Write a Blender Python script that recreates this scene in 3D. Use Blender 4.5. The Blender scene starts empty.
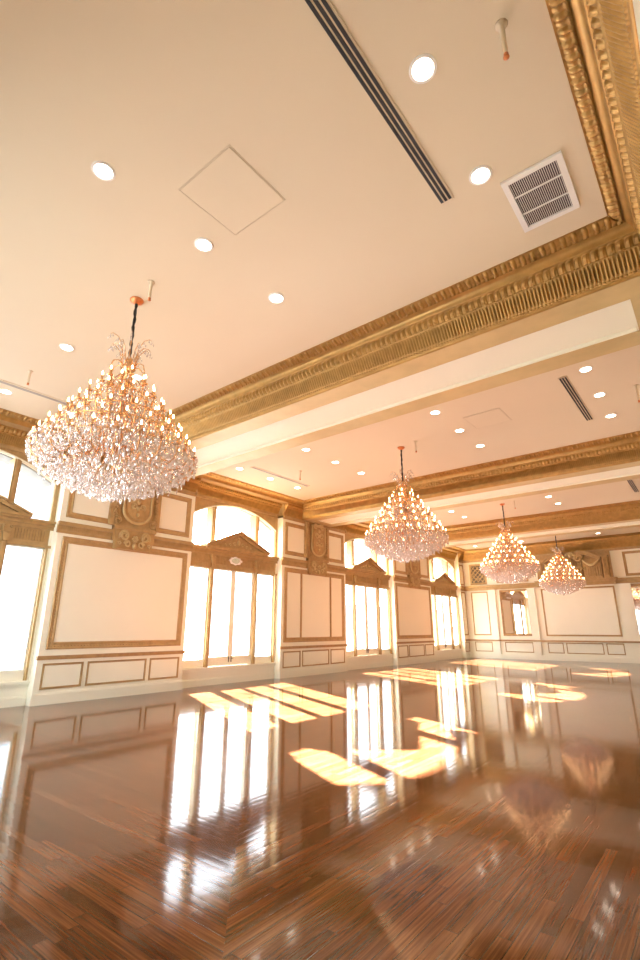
import bpy, math, random
import numpy as np
from mathutils import Matrix, Vector
random.seed(7)
rng = np.random.default_rng(7)
PI = math.pi
scene = bpy.context.scene
COL = scene.collection

# ------------------------------------------------------------------ constants (metres)
XL, XR = -11.8, 0.27            # faces of the piers on the two long walls
YN, YF = -0.50, 28.70           # near and far end walls
ZC = 6.10                       # ceiling
ZB = 5.50                       # underside of beams
PITCH = 7.69
PIER = [6.89 + PITCH * k for k in range(3)]          # pier / beam centres
WIN = [3.05 + PITCH * k for k in range(4)]           # window centres
WN = -0.25                      # window plane behind the pier face
HB = 0.84                       # half width of a beam soffit
HP = 1.90                       # half width of a pier

# ------------------------------------------------------------------ materials
def mat(name):
    m = bpy.data.materials.new(name); m.use_nodes = True
    nt = m.node_tree; nt.nodes.clear()
    out = nt.nodes.new('ShaderNodeOutputMaterial')
    return m, nt, out

def principled(name, col, rough=0.5, metal=0.0, spec=0.5, var=0.0, scale=4.0, bump=0.0, bscale=60.0, col2=None, coat=0.0):
    m, nt, out = mat(name)
    b = nt.nodes.new('ShaderNodeBsdfPrincipled')
    b.inputs['Roughness'].default_value = rough
    b.inputs['Metallic'].default_value = metal
    b.inputs['Specular IOR Level'].default_value = spec
    b.inputs['Coat Weight'].default_value = coat
    tc = nt.nodes.new('ShaderNodeTexCoord')
    if var > 0 or col2:
        n = nt.nodes.new('ShaderNodeTexNoise'); n.inputs['Scale'].default_value = scale
        n.inputs['Detail'].default_value = 5
        nt.links.new(tc.outputs['Object'], n.inputs['Vector'])
        mix = nt.nodes.new('ShaderNodeMix'); mix.data_type = 'RGBA'
        c2 = col2 or tuple(c * (1 - var) for c in col)
        mix.inputs[6].default_value = (*col, 1); mix.inputs[7].default_value = (*c2, 1)
        r = nt.nodes.new('ShaderNodeMapRange'); r.inputs[1].default_value = .35; r.inputs[2].default_value = .65
        nt.links.new(n.outputs['Fac'], r.inputs[0]); nt.links.new(r.outputs[0], mix.inputs[0])
        nt.links.new(mix.outputs[2], b.inputs['Base Color'])
    else:
        b.inputs['Base Color'].default_value = (*col, 1)
    if bump > 0:
        n2 = nt.nodes.new('ShaderNodeTexNoise'); n2.inputs['Scale'].default_value = bscale
        nt.links.new(tc.outputs['Object'], n2.inputs['Vector'])
        bp = nt.nodes.new('ShaderNodeBump'); bp.inputs['Strength'].default_value = bump; bp.inputs['Distance'].default_value = .01
        nt.links.new(n2.outputs['Fac'], bp.inputs['Height']); nt.links.new(bp.outputs['Normal'], b.inputs['Normal'])
    nt.links.new(b.outputs[0], out.inputs[0])
    return m

def emission(name, col, strength):
    m, nt, out = mat(name)
    e = nt.nodes.new('ShaderNodeEmission'); e.inputs[0].default_value = (*col, 1); e.inputs[1].default_value = strength
    nt.links.new(e.outputs[0], out.inputs[0])
    return m

M = {}
M['ceiling'] = principled('ceiling_paint', (0.70, 0.60, 0.44), 0.6, spec=.3, var=.03, scale=.5)
M['cream'] = principled('cream_paint', (0.86, 0.84, 0.69), 0.45, spec=.4, var=.03, scale=1.0)
M['panel'] = principled('panel_paint', (0.82, 0.80, 0.66), 0.6, spec=.3, var=.03, scale=.7)
M['gold'] = principled('gold_paint', (0.48, 0.28, 0.082), 0.36, metal=.5, spec=.5, var=.22, scale=7, bump=.12, bscale=90)
M['gold_wall'] = principled('gold_wall_paint', (0.46, 0.305, 0.13), 0.46, metal=.15, spec=.45, var=.18, scale=7, bump=.12, bscale=90)
M['gold_pale'] = principled('pale_gold_paint', (0.58, 0.44, 0.21), 0.45, metal=.2, spec=.5, var=.12, scale=3)
M['brown_gold'] = principled('brown_gold_paint', (0.42, 0.26, 0.11), 0.45, metal=.15, var=.2, scale=9)
M['white'] = principled('white_enamel', (0.85, 0.83, 0.80), 0.4)
M['dark'] = principled('dark_opening', (0.02, 0.02, 0.022), 0.7)
M['gap'] = principled('painted_gap', (0.64, 0.545, 0.40), 0.7)
M['grey_slot'] = principled('grey_slot', (0.33, 0.30, 0.27), 0.5)
M['vent_dark'] = principled('vent_dark', (0.06, 0.040, 0.055), 0.7)
M['bronze'] = principled('bronze_grille', (0.05, 0.035, 0.02), 0.5, metal=.4)
M['copper'] = principled('copper', (0.72, 0.26, 0.10), 0.3, metal=.8, var=.15, scale=20)
M['brass'] = principled('gilt_brass', (0.86, 0.52, 0.27), 0.25, metal=.85, var=.1, scale=20)
M['black'] = principled('black_cord', (0.012, 0.010, 0.010), 0.6)
M['pipe'] = principled('painted_pipe', (0.70, 0.58, 0.40), 0.4)
M['steel'] = principled('door_hardware', (0.10, 0.08, 0.06), 0.35, metal=.8)
M['iron'] = principled('painted_iron', (0.10, 0.11, 0.13), 0.5)
M['stone'] = principled('balcony_stone', (0.24, 0.23, 0.21), 0.8, var=.15, scale=3)
M['facade'] = principled('pale_facade', (0.50, 0.58, 0.66), 0.8, var=.08, scale=.3)
M['facade_glass'] = principled('facade_glass', (0.25, 0.34, 0.42), 0.3)
M['oval'] = principled('pale_green_ceramic', (0.62, 0.72, 0.60), 0.3, var=.3, scale=30)
M['downlight'] = emission('downlight_glow', (1.0, 0.86, 0.68), 34)
M['bulb'] = emission('bulb_glow', (1.0, 0.60, 0.30), 42)

def glass_pane():
    m, nt, out = mat('window_glass')
    t = nt.nodes.new('ShaderNodeBsdfTransparent'); t.inputs[0].default_value = (.97, .985, 1, 1)
    g = nt.nodes.new('ShaderNodeBsdfGlossy'); g.inputs['Roughness'].default_value = .02
    f = nt.nodes.new('ShaderNodeFresnel'); f.inputs[0].default_value = 1.35
    # the same reflectance on the way in and out of the pane
    ge = nt.nodes.new('ShaderNodeNewGeometry'); mr = nt.nodes.new('ShaderNodeMapRange')
    mr.inputs[3].default_value = 1.35; mr.inputs[4].default_value = 1/1.35
    nt.links.new(ge.outputs['Backfacing'], mr.inputs[0]); nt.links.new(mr.outputs[0], f.inputs[0])
    mx = nt.nodes.new('ShaderNodeMixShader')
    nt.links.new(f.outputs[0], mx.inputs[0]); nt.links.new(t.outputs[0], mx.inputs[1]); nt.links.new(g.outputs[0], mx.inputs[2])
    nt.links.new(mx.outputs[0], out.inputs[0])
    return m
M['glass'] = glass_pane()

def mirror_mat():
    m, nt, out = mat('mirror_silver')
    g = nt.nodes.new('ShaderNodeBsdfGlossy'); g.inputs['Roughness'].default_value = .01
    g.inputs[0].default_value = (.86, .84, .80, 1)
    nt.links.new(g.outputs[0], out.inputs[0])
    return m
M['mirror'] = mirror_mat()

def crystal_mat():
    m, nt, out = mat('cut_crystal')
    t = nt.nodes.new('ShaderNodeBsdfTransparent'); t.inputs[0].default_value = (.95, .93, .92, 1)
    g = nt.nodes.new('ShaderNodeBsdfGlossy'); g.inputs['Roughness'].default_value = .08; g.inputs[0].default_value = (1, .97, .95, 1)
    d = nt.nodes.new('ShaderNodeBsdfRefraction'); d.inputs['Roughness'].default_value = .1; d.inputs['IOR'].default_value = 1.35
    tl = nt.nodes.new('ShaderNodeBsdfTranslucent'); tl.inputs[0].default_value = (.98, .93, .90, 1)
    m1 = nt.nodes.new('ShaderNodeMixShader'); m1.inputs[0].default_value = .45
    m2 = nt.nodes.new('ShaderNodeMixShader'); m2.inputs[0].default_value = .50
    m3 = nt.nodes.new('ShaderNodeMixShader'); m3.inputs[0].default_value = .22
    nt.links.new(t.outputs[0], m1.inputs[1]); nt.links.new(d.outputs[0], m1.inputs[2])
    nt.links.new(m1.outputs[0], m2.inputs[1]); nt.links.new(g.outputs[0], m2.inputs[2])
    nt.links.new(m2.outputs[0], m3.inputs[1]); nt.links.new(tl.outputs[0], m3.inputs[2])
    nt.links.new(m3.outputs[0], out.inputs[0])
    return m
M['crystal'] = crystal_mat()

def floor_mat():
    m, nt, out = mat('oak_strip_floor')
    N, Lk = nt.nodes, nt.links
    def node(t, **k):
        n = N.new(t)
        for a, v in k.items(): setattr(n, a, v)
        return n
    def math_(op, a, b=None, c=None):
        n = node('ShaderNodeMath', operation=op)
        for i, v in enumerate((a, b, c)):
            if v is None: continue
            if isinstance(v, (int, float)): n.inputs[i].default_value = v
            else: Lk.new(v, n.inputs[i])
        return n.outputs[0]
    tc = node('ShaderNodeTexCoord'); sp = node('ShaderNodeSeparateXYZ')
    Lk.new(tc.outputs['Object'], sp.inputs[0])
    X, Y = sp.outputs[0], sp.outputs[1]
    # the boards of the border run along X; a mitre joint separates them from the field boards along Y
    side = math_('LESS_THAN', math_('ADD', X, Y), -0.2)
    def sel(a, b):     # side ? a : b
        n = node('ShaderNodeMix'); n.data_type = 'FLOAT'
        Lk.new(side, n.inputs[0]); Lk.new(b, n.inputs[2]); Lk.new(a, n.inputs[3]); return n.outputs[0]
    across = math_('DIVIDE', sel(Y, X), 0.083)
    along = sel(X, Y)
    row = math_('FLOOR', across); fr = math_('FRACT', across)
    wn = node('ShaderNodeTexWhiteNoise', noise_dimensions='1D'); Lk.new(math_('ADD', row, math_('MULTIPLY', side, 517.3)), wn.inputs['W'])
    l2 = math_('ADD', math_('DIVIDE', along, 1.15), math_('MULTIPLY', wn.outputs[0], 7.0))
    brd = math_('FLOOR', l2); lf = math_('FRACT', l2)
    cb = node('ShaderNodeCombineXYZ'); Lk.new(row, cb.inputs[0]); Lk.new(brd, cb.inputs[1]); Lk.new(side, cb.inputs[2])
    w2 = node('ShaderNodeTexWhiteNoise', noise_dimensions='3D'); Lk.new(cb.outputs[0], w2.inputs['Vector'])
    # grain stretched along the board
    cg = node('ShaderNodeCombineXYZ'); Lk.new(math_('MULTIPLY', across, 5.0), cg.inputs[0]); Lk.new(math_('MULTIPLY', along, 1.6), cg.inputs[1]); Lk.new(math_('MULTIPLY', w2.outputs[0], 30), cg.inputs[2])
    gn = node('ShaderNodeTexNoise'); gn.inputs['Scale'].default_value = 1.5; gn.inputs['Detail'].default_value = 6; Lk.new(cg.outputs[0], gn.inputs['Vector'])
    big = node('ShaderNodeTexNoise'); big.inputs['Scale'].default_value = .8; Lk.new(tc.outputs['Object'], big.inputs['Vector'])
    v = math_('ADD', math_('MULTIPLY', w2.outputs[0], .38), math_('ADD', math_('MULTIPLY', gn.outputs['Fac'], 1.1), math_('ADD', math_('MULTIPLY', math_('SUBTRACT', big.outputs['Fac'], .5), .5), -.24)))
    cr = node('ShaderNodeValToRGB'); e = cr.color_ramp.elements
    e[0].position = .10; e[0].color = (0.030, 0.011, 0.005, 1)
    e[1].position = 1.0; e[1].color = (0.25, 0.095, 0.036, 1)
    k = cr.color_ramp.elements.new(.5); k.color = (0.115, 0.040, 0.016, 1)
    Lk.new(v, cr.inputs[0])
    seam = math_('LESS_THAN', math_('MINIMUM', fr, math_('SUBTRACT', 1.0, fr)), .035)
    seam2 = math_('LESS_THAN', lf, .004)
    sm = math_('MAXIMUM', seam, seam2)
    mx = node('ShaderNodeMix'); mx.data_type = 'RGBA'; Lk.new(math_('MULTIPLY', sm, .75), mx.inputs[0]); Lk.new(cr.outputs[0], mx.inputs[6]); mx.inputs[7].default_value = (.02, .008, .005, 1)
    b = node('ShaderNodeBsdfPrincipled'); Lk.new(mx.outputs[2], b.inputs['Base Color'])
    rn = node('ShaderNodeMapRange'); Lk.new(big.outputs['Fac'], rn.inputs[0]); rn.inputs[3].default_value = .055; rn.inputs[4].default_value = .10
    Lk.new(rn.outputs[0], b.inputs['Roughness'])
    b.inputs['IOR'].default_value = 1.47
    # slightly cupped boards, soft waviness
    cup = math_('MULTIPLY', math_('POWER', math_('ABSOLUTE', math_('SUBTRACT', fr, .5)), 2.0), 4.0)
    wv = node('ShaderNodeTexNoise'); wv.inputs['Scale'].default_value = 5; Lk.new(tc.outputs['Object'], wv.inputs['Vector'])
    h = math_('ADD', math_('MULTIPLY', math_('MULTIPLY', fr, math_('SUBTRACT', w2.outputs[0], .5)), .09), math_('ADD', math_('MULTIPLY', cup, -.035), math_('MULTIPLY', wv.outputs['Fac'], .16)))
    bp = node('ShaderNodeBump'); bp.inputs['Strength'].default_value = .30; bp.inputs['Distance'].default_value = .010
    Lk.new(h, bp.inputs['Height']); Lk.new(bp.outputs[0], b.inputs['Normal'])
    Lk.new(b.outputs[0], out.inputs[0])
    return m
M['floor'] = floor_mat()

# ------------------------------------------------------------------ mesh building
class MB:
    def __init__(s): s.v = []; s.f = []; s.n = 0
    def add(s, verts, faces):
        verts = np.asarray(verts, float).reshape(-1, 3)
        s.v.append(verts); k = s.n
        s.f.extend([tuple(i + k for i in f) for f in faces]); s.n += len(verts)
    def box(s, a, b):
        x0, y0, z0 = a; x1, y1, z1 = b
        s.add([(x0,y0,z0),(x1,y0,z0),(x1,y1,z0),(x0,y1,z0),(x0,y0,z1),(x1,y0,z1),(x1,y1,z1),(x0,y1,z1)],
              [(0,3,2,1),(4,5,6,7),(0,1,5,4),(1,2,6,5),(2,3,7,6),(3,0,4,7)])
    def tube(s, pts, r, n=6, cap=True):
        pts = [Vector(p) for p in pts]; k = len(pts)
        rr = r if hasattr(r, '__len__') else [r] * k
        base = []; prev = None
        for i, p in enumerate(pts):
            t = (pts[min(i+1, k-1)] - pts[max(i-1, 0)]).normalized()
            if prev is None:
                u = t.orthogonal().normalized()
            else:
                u = (prev - t * prev.dot(t))
                u = u.normalized() if u.length > 1e-6 else t.orthogonal().normalized()
            prev = u; w = t.cross(u)
            for j in range(n):
                a = 2 * PI * j / n
                base.append(p + (u * math.cos(a) + w * math.sin(a)) * rr[i])
        f = []
        for i in range(k - 1):
            for j in range(n):
                j2 = (j + 1) % n
                f.append((i*n+j, i*n+j2, (i+1)*n+j2, (i+1)*n+j))
        if cap:
            f.append(tuple(range(n-1, -1, -1))); f.append(tuple((k-1)*n + j for j in range(n)))
        s.add([tuple(b) for b in base], f)
    def lathe(s, prof, c=(0,0,0), n=16):
        v = []; f = []
        for r, z in prof:
            for j in range(n):
                a = 2*PI*j/n; v.append((c[0]+r*math.cos(a), c[1]+r*math.sin(a), c[2]+z))
        for i in range(len(prof)-1):
            for j in range(n):
                j2 = (j+1) % n
                f.append((i*n+j, i*n+j2, (i+1)*n+j2, (i+1)*n+j))
        f.append(tuple(range(n-1,-1,-1))); f.append(tuple((len(prof)-1)*n+j for j in range(n)))
        s.add(v, f)
    def prism_n(s, poly, n0, n1):
        """polygon in (u,z) extruded along n (local x)"""
        k = len(poly)
        v = [(n0, u, z) for u, z in poly] + [(n1, u, z) for u, z in poly]
        f = [tuple(range(k)), tuple(range(2*k-1, k-1, -1))]
        for i in range(k):
            j = (i+1) % k; f.append((i, k+i, k+j, j))
        s.add(v, f)
    def ellipsoid(s, c, r, n=10, m=6, rot=0.0):
        v = []; f = []
        cr, sr = math.cos(rot), math.sin(rot)
        for i in range(m+1):
            ph = PI*i/m
            for j in range(n):
                a = 2*PI*j/n
                x = r[0]*math.cos(ph); y = r[1]*math.sin(ph)*math.cos(a); z = r[2]*math.sin(ph)*math.sin(a)
                v.append((c[0]+x, c[1]+y*cr-z*sr, c[2]+y*sr+z*cr))
        for i in range(m):
            for j in range(n):
                j2=(j+1)%n; f.append((i*n+j,i*n+j2,(i+1)*n+j2,(i+1)*n+j))
        s.add(v, f)
    def grid(s, P):
        P = np.asarray(P); a, b = P.shape[:2]
        idx = np.arange(a*b).reshape(a, b)
        q = np.stack([idx[:-1,:-1], idx[1:,:-1], idx[1:,1:], idx[:-1,1:]], -1).reshape(-1, 4)
        s.add(P.reshape(-1, 3), [tuple(x) for x in q.tolist()])
    def mesh(s, name, m, smooth=False):
        me = bpy.data.meshes.new(name)
        me.from_pydata([tuple(x) for x in np.concatenate(s.v).tolist()], [], s.f)
        me.validate()
        import bmesh
        bm = bmesh.new(); bm.from_mesh(me)
        bmesh.ops.recalc_face_normals(bm, faces=bm.faces) if len(bm.faces) < 60000 else None
        bm.to_mesh(me); bm.free()
        for mm in (m if isinstance(m, (list, tuple)) else [m]): me.materials.append(mm)
        if smooth:
            me.polygons.foreach_set('use_smooth', [True]*len(me.polygons))
        return me
    def build(s, name, m, parent=None, smooth=False):
        o = bpy.data.objects.new(name, s.mesh(name, m, smooth)); COL.objects.link(o)
        if parent: o.parent = parent
        return o

def empty(name, loc=(0,0,0), rz=0.0, parent=None):
    o = bpy.data.objects.new(name, None); COL.objects.link(o)
    o.location = loc; o.rotation_euler = (0,0,rz); o.empty_display_size = .2
    if parent: o.parent = parent
    return o
def tag(o, label, cat, group=None, kind=None):
    o['label'] = label; o['category'] = cat
    if group: o['group'] = group
    if kind: o['kind'] = kind
    return o
def struct(o): o['kind'] = 'structure'; return o
trim_count = [0]
def trim_name():
    trim_count[0] += 1; return 'trim_%d' % trim_count[0]

# ------------------------------------------------------------------ wall frames: local x = into room, y = along wall, z = up
WALLS = {
    'left':  ((XL, 0, 0), 0.0),
    'right': ((XR, 0, 0), PI),
    'far':   ((0, YF, 0), -PI/2),
    'near':  ((0, YN, 0), PI/2),
}
def along(side, u):
    """world location of local u on a wall (n=0,z=0)"""
    if side == 'left': return (XL, u, 0)
    if side == 'right': return (XR, u, 0)
    if side == 'far': return (u, YF, 0)
    return (u, YN, 0)

# ------------------------------------------------------------------ floor, ceiling, walls
mb = MB(); mb.box((XL-.5, YN-.5, -.25), (XR+.5, YF+.5, 0)); struct(mb.build('floor', M['floor']))
mb = MB()
mb.box((XL-.7, YN-.7, ZC), (XR+.7, YF+.7, ZC+.3))
for c in PIER:                                   # beam cores with a sunk panel on the underside
    mb.box((XL-.3, c-HB, ZB+.06), (XR+.3, c+HB, ZC))
struct(mb.build('ceiling', M['ceiling']))

def wall_side(side, centres_w, lo, hi):
    """wall with window openings at the given centres, in world coordinates of a long wall"""
    mb = MB()
    sgn = 1 if side == 'left' else -1
    X0 = XL if side == 'left' else XR
    def bx(n0, n1, u0, u1, z0, z1):
        xs = sorted((X0+sgn*n0, X0+sgn*n1)); mb.box((xs[0], u0, z0), (xs[1], u1, z1))
    edges = [lo]
    for w in centres_w: edges += [w-1.94, w+1.94]
    edges.append(hi)
    for i in range(0, len(edges), 2):
        bx(-.45, 0, edges[i], edges[i+1], 0, ZC)
    for w in centres_w:
        bx(-.45, WN, w-1.94, w+1.94, 0, .48)
        bx(-.45, WN, w-1.94, w+1.94, 5.56, ZC)
    return mb
struct(wall_side('left', WIN, YN-.45, YF+.45).build('wall_left', M['cream']))
struct(wall_side('right', [], YN-.45, YF+.45).build('wall_right', M['cream']))

# far wall: pilasters stand proud of it
mb = MB(); mb.box((XL-.45, YF, 0), (XR+.45, YF+.45, ZC))
XM = (XL + XR) / 2
for px in (-10.2, -8.03, ):
    for c in (px, 2*XM - px):
        mb.box((c-.2, YF-.09, 0), (c+.2, YF+.01, 3.72))
struct(mb.build('wall_far', M['cream']))
# near wall behind the camera: three tall windows
NW = [-9.3, -5.77]
mb = MB()
ed = [XL-.45] + [e for w in NW for e in (w-1.5, w+1.5)] + [XR+.45]
for i in range(0, len(ed), 2): mb.box((ed[i], YN-.4, 0), (ed[i+1], YN, ZC))
for w in NW:
    mb.box((w-1.5, YN-.4, 0), (w+1.5, YN, .5)); mb.box((w-1.5, YN-.4, 5.0), (w+1.5, YN, ZC))
struct(mb.build('wall_near', M['cream']))

# baseboards
def base_mb(runs):
    mb = MB()
    for a, b in runs: mb.box(a, b)
    return mb
runs = []
for i, (a, b) in enumerate([(YN, WIN[0]-1.94), (WIN[0]+1.94, WIN[1]-1.94), (WIN[1]+1.94, WIN[2]-1.94), (WIN[2]+1.94, WIN[3]-1.94), (WIN[3]+1.94, YF)]):
    runs += [((XL-.01, a-.025, 0), (XL+.035, b+.025, .21)), ((XL-.01, a-.015, .21), (XL+.02, b+.015, .24))]
for w in WIN:
    runs += [((XL+WN-.01, w-1.9, 0), (XL+WN+.035, w+1.9, .17)), ((XL+WN-.01, w-1.9, .17), (XL+WN+.02, w+1.9, .195))]
struct(base_mb(runs).build('baseboard_left', M['cream']))
struct(base_mb([((XL, YF-.125, 0), (XR, YF+.01, .21)), ((XL, YF-.11, .21), (XR, YF+.01, .24))]).build('baseboard_far', M['cream']))
struct(base_mb([((XR-.035, YN, 0), (XR+.01, YF, .22))]).build('baseboard_right', M['cream']))
struct(base_mb([((XL, YN-.01, 0), (XR, YN+.035, .22))]).build('baseboard_near', M['cream']))

# ------------------------------------------------------------------ crown cornice with egg-and-dart, cove, leaf band and tongues
PROF = []      # (p, z, band, v)
def seg(band, a, b, n, curve=0.0):
    for i in range(n+1):
        v = i/n
        p = a[0]+(b[0]-a[0])*v; z = a[1]+(b[1]-a[1])*v
        if curve:
            L = math.hypot(b[0]-a[0], b[1]-a[1]); nx, nz = (b[1]-a[1])/L, -(b[0]-a[0])/L
            k = curve*math.sin(PI*v); p += nx*k; z += nz*k
        PROF.append((p, z, band, v))
seg('flat', (.475, 6.102), (.475, 6.085), 1)
seg('egg', (.468, 6.08), (.352, 6.035), 6)
seg('flat', (.350, 6.045), (.335, 6.045), 1)
seg('cove', (.335, 6.035), (.255, 5.935), 6, .022)
seg('flat', (.252, 5.925), (.240, 5.915), 1)
seg('leaf', (.232, 5.912), (.182, 5.790), 6)
seg('flat', (.184, 5.782), (.170, 5.778), 1)
seg('flute', (.162, 5.772), (.052, 5.568), 8)
seg('bead', (.052, 5.555), (.034, 5.525), 4)
seg('flat', (.030, 5.522), (.012, 5.50), 1)
seg('flat', (.0, 5.495), (-.02, 5.495), 1)

def relief(band, s, v):
    if band == 'egg':
        f = (s/.12) % 1 - .5
        e = np.sqrt(np.maximum(0, 1-(f/.27)**2-((v-.5)/.48)**2))*.040
        ring = .030*np.exp(-(((np.abs(f)-.40)/.045)**2)) + .026*np.exp(-(((np.abs(f)-.5)/.03)**2))
        return e + ring*math.sin(PI*v) - .020
    if band == 'leaf':
        f = s + .02*math.sin(2.5*v)
        a = np.abs(np.sin(PI*f/.09))
        b = .5+.5*np.cos(2*PI*f/.03+3*v)
        return (.046*a**.9 + .014*b)*math.sin(PI*min(1, v*.85+.10)) - .022
    if band == 'flute':
        f = np.abs((s/.045) % 1 - .5)
        if v > .92 or v < .05: return np.full_like(s, .006)
        return np.where(f < .22, .014, -.030)
    if band == 'bead':
        return .022*np.abs(np.sin(PI*s/.045))**.7*math.sin(PI*v) - .010
    return s*0

def crown_run(mb, P0, d, inward, L, step, mitre=(True, True), setback=None):
    """P0: start of the wall line at p=0, d along, inward normal; mitre at both ends"""
    s = np.arange(0, L+step*.5, step)
    cols = []
    for k, (p, z, band, v) in enumerate(PROF):
        a = PROF[max(k-1, 0)]; b = PROF[min(k+1, len(PROF)-1)]
        tx, tz = b[0]-a[0], b[1]-a[1]; l = math.hypot(tx, tz) or 1
        nx, nz = -tz/l, tx/l                       # pointing away from the wall / down
        if nx < 0: nx, nz = -nx, -nz
        dd = relief(band, s, v)
        pp = p + dd*nx; zz = z + dd*nz
        if setback is not None and z < 5.93:
            pp = pp - setback(s)
        lo = np.clip(p, -.02, 1) if mitre[0] else 0
        hi = L - (np.clip(p, -.02, 1) if mitre[1] else 0)
        ss = np.clip(s, lo, hi)
        cols.append(np.stack([P0[0]+d[0]*ss+inward[0]*pp, P0[1]+d[1]*ss+inward[1]*pp, zz+0*s], -1))
    mb.grid(np.stack(cols, 1))

def setback_fn(y0):
    def f(s):
        y = y0 + s; r = np.zeros_like(s)
        for w in WIN: r = np.where(np.abs(y-w) < 1.94, -WN, r)
        return r
    return f
BAYS = []
ys = [YN] + [e for c in PIER for e in (c-HB, c+HB)] + [YF]
for i in range(0, len(ys), 2): BAYS.append((ys[i], ys[i+1]))
W = XR - XL
for bi, (y0, y1) in enumerate(BAYS):
    st = (.0075, .01125, .015, .015)[bi]
    mb = MB()
    crown_run(mb, (XL, y1), (1, 0), (0, -1), W, st)
    crown_run(mb, (XL, y0), (1, 0), (0, 1), W, .015)
    crown_run(mb, (XR, y0), (0, 1), (-1, 0), y1-y0, st)
    crown_run(mb, (XL, y0), (0, 1), (1, 0), y1-y0, .01125, setback=setback_fn(y0))
    o = mb.build(trim_name(), M['gold'], smooth=True); struct(o)
    # the window bays get a flat underside behind the set-back tongues
    for w in WIN:
        if y0 < w < y1:
            m2 = MB(); m2.box((XL+WN, w-1.94, 5.925), (XL+.25, w+1.94, 5.94))
            m2.box((XL+WN-.01, w-1.94, 5.47), (XL+WN+.05, w+1.94, 5.56))
            m2.build('cornice_soffit', M['gold_wall'], o)

# beam undersides: gilded border round a sunk cream panel
for c in PIER:
    root = struct(empty(trim_name(), (0, c, 0)))
    mb = MB(); z0, z1 = ZB-.01, ZB+.07
    mb.box((XL-.02, -HB, z0), (XR+.02, -.43, z1)); mb.box((XL-.02, .43, z0), (XR+.02, HB, z1))
    mb.box((XL-.02, -.43, z0), (XL+.40, .43, z1)); mb.box((XR-.46, -.43, z0), (XR+.02, .43, z1))
    mb.build('soffit_border', M['gold_pale'], root)
    mb = MB()
    for (a, b) in (((XL+.40, -.43), (XR-.46, -.40)), ((XL+.40, .40), (XR-.46, .43)), ((XL+.40, -.43), (XL+.43, .43)), ((XR-.49, -.43), (XR-.46, .43))):
        mb.box((a[0], a[1], z0+.005), (b[0], b[1], z1))
    mb.build('panel_edge', M['cream'], root)
    mb = MB(); mb.box((XL+.42, -.41, ZB+.045), (XR-.48, .41, ZB+.06)); mb.build('sunk_panel', M['cream'], root)

# ------------------------------------------------------------------ panel mouldings in wall coordinates
def frame_ring(mb, u0, u1, z0, z1, w, h=.035, n0=0.0, kind='ogee'):
    if kind == 'ogee':
        pr = [(0, 0), (0, h*.6), (.10, h), (.22, h*.9), (.30, h*.55), (.62, h*.35), (.70, h*.6), (.82, h*.75), (.93, h*.5), (1, 0)]
    else:
        pr = [(0, 0), (.05, h), (.35, h), (.5, h*.5), (.65, h), (.95, h), (1, 0)]
    ring = []
    for t, hh in pr:
        d = t*w
        ring.append([(n0+hh, u0+d, z0+d), (n0+hh, u1-d, z0+d), (n0+hh, u1-d, z1-d), (n0+hh, u0+d, z1-d), (n0+hh, u0+d, z0+d)])
    mb.grid(np.array(ring))

def beads(mb, u0, u1, z0, z1, w, n0=0.03, step=.075):
    """little raised beads round the inner edge of a big frame"""
    def line(a, b):
        L = math.hypot(b[0]-a[0], b[1]-a[1]); k = int(L/step)
        for i in range(k):
            t = (i+.5)/k; u = a[0]+(b[0]-a[0])*t; z = a[1]+(b[1]-a[1])*t; r = .018
            mb.add([(n0+.012, u, z), (n0-.02, u-r, z-r), (n0-.02, u+r, z-r), (n0-.02, u+r, z+r), (n0-.02, u-r, z+r)], [(0,1,2),(0,2,3),(0,3,4),(0,4,1)])
    c = w*.46
    line((u0+c, z0+c), (u0+c, z1-c)); line((u1-c, z0+c), (u1-c, z1-c)); line((u0+c, z0+c), (u1-c, z0+c)); line((u0+c, z1-c), (u1-c, z1-c))

def course(mb, u0, u1, kind, n0=0.0):
    if kind == 'rail':
        mb.box((n0-.01, u0, .915), (n0+.03, u1, .94)); mb.box((n0-.01, u0-.0, .94), (n0+.055, u1, .985)); mb.box((n0-.01, u0, .985), (n0+.04, u1, 1.0))
    elif kind == 'ledge':
        mb.box((n0-.01, u0, 3.72), (n0+.02, u1, 3.78)); mb.box((n0-.01, u0, 3.78), (n0+.035, u1, 3.90))
        mb.box((n0-.01, u0, 3.90), (n0+.085, u1, 3.96)); mb.box((n0-.01, u0, 3.96), (n0+.06, u1, 3.99))
        k = int((u1-u0)/.05)
        for i in range(k):
            u = u0 + (u1-u0)*(i+.5)/k
            mb.box((n0+.03, u-.014, 3.80), (n0+.048, u+.014, 3.895))
    elif kind == 'cap':
        mb.box((n0-.01, u0, 5.38), (n0+.03, u1, 5.44)); mb.box((n0-.01, u0, 5.44), (n0+.05, u1, 5.50))

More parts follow.
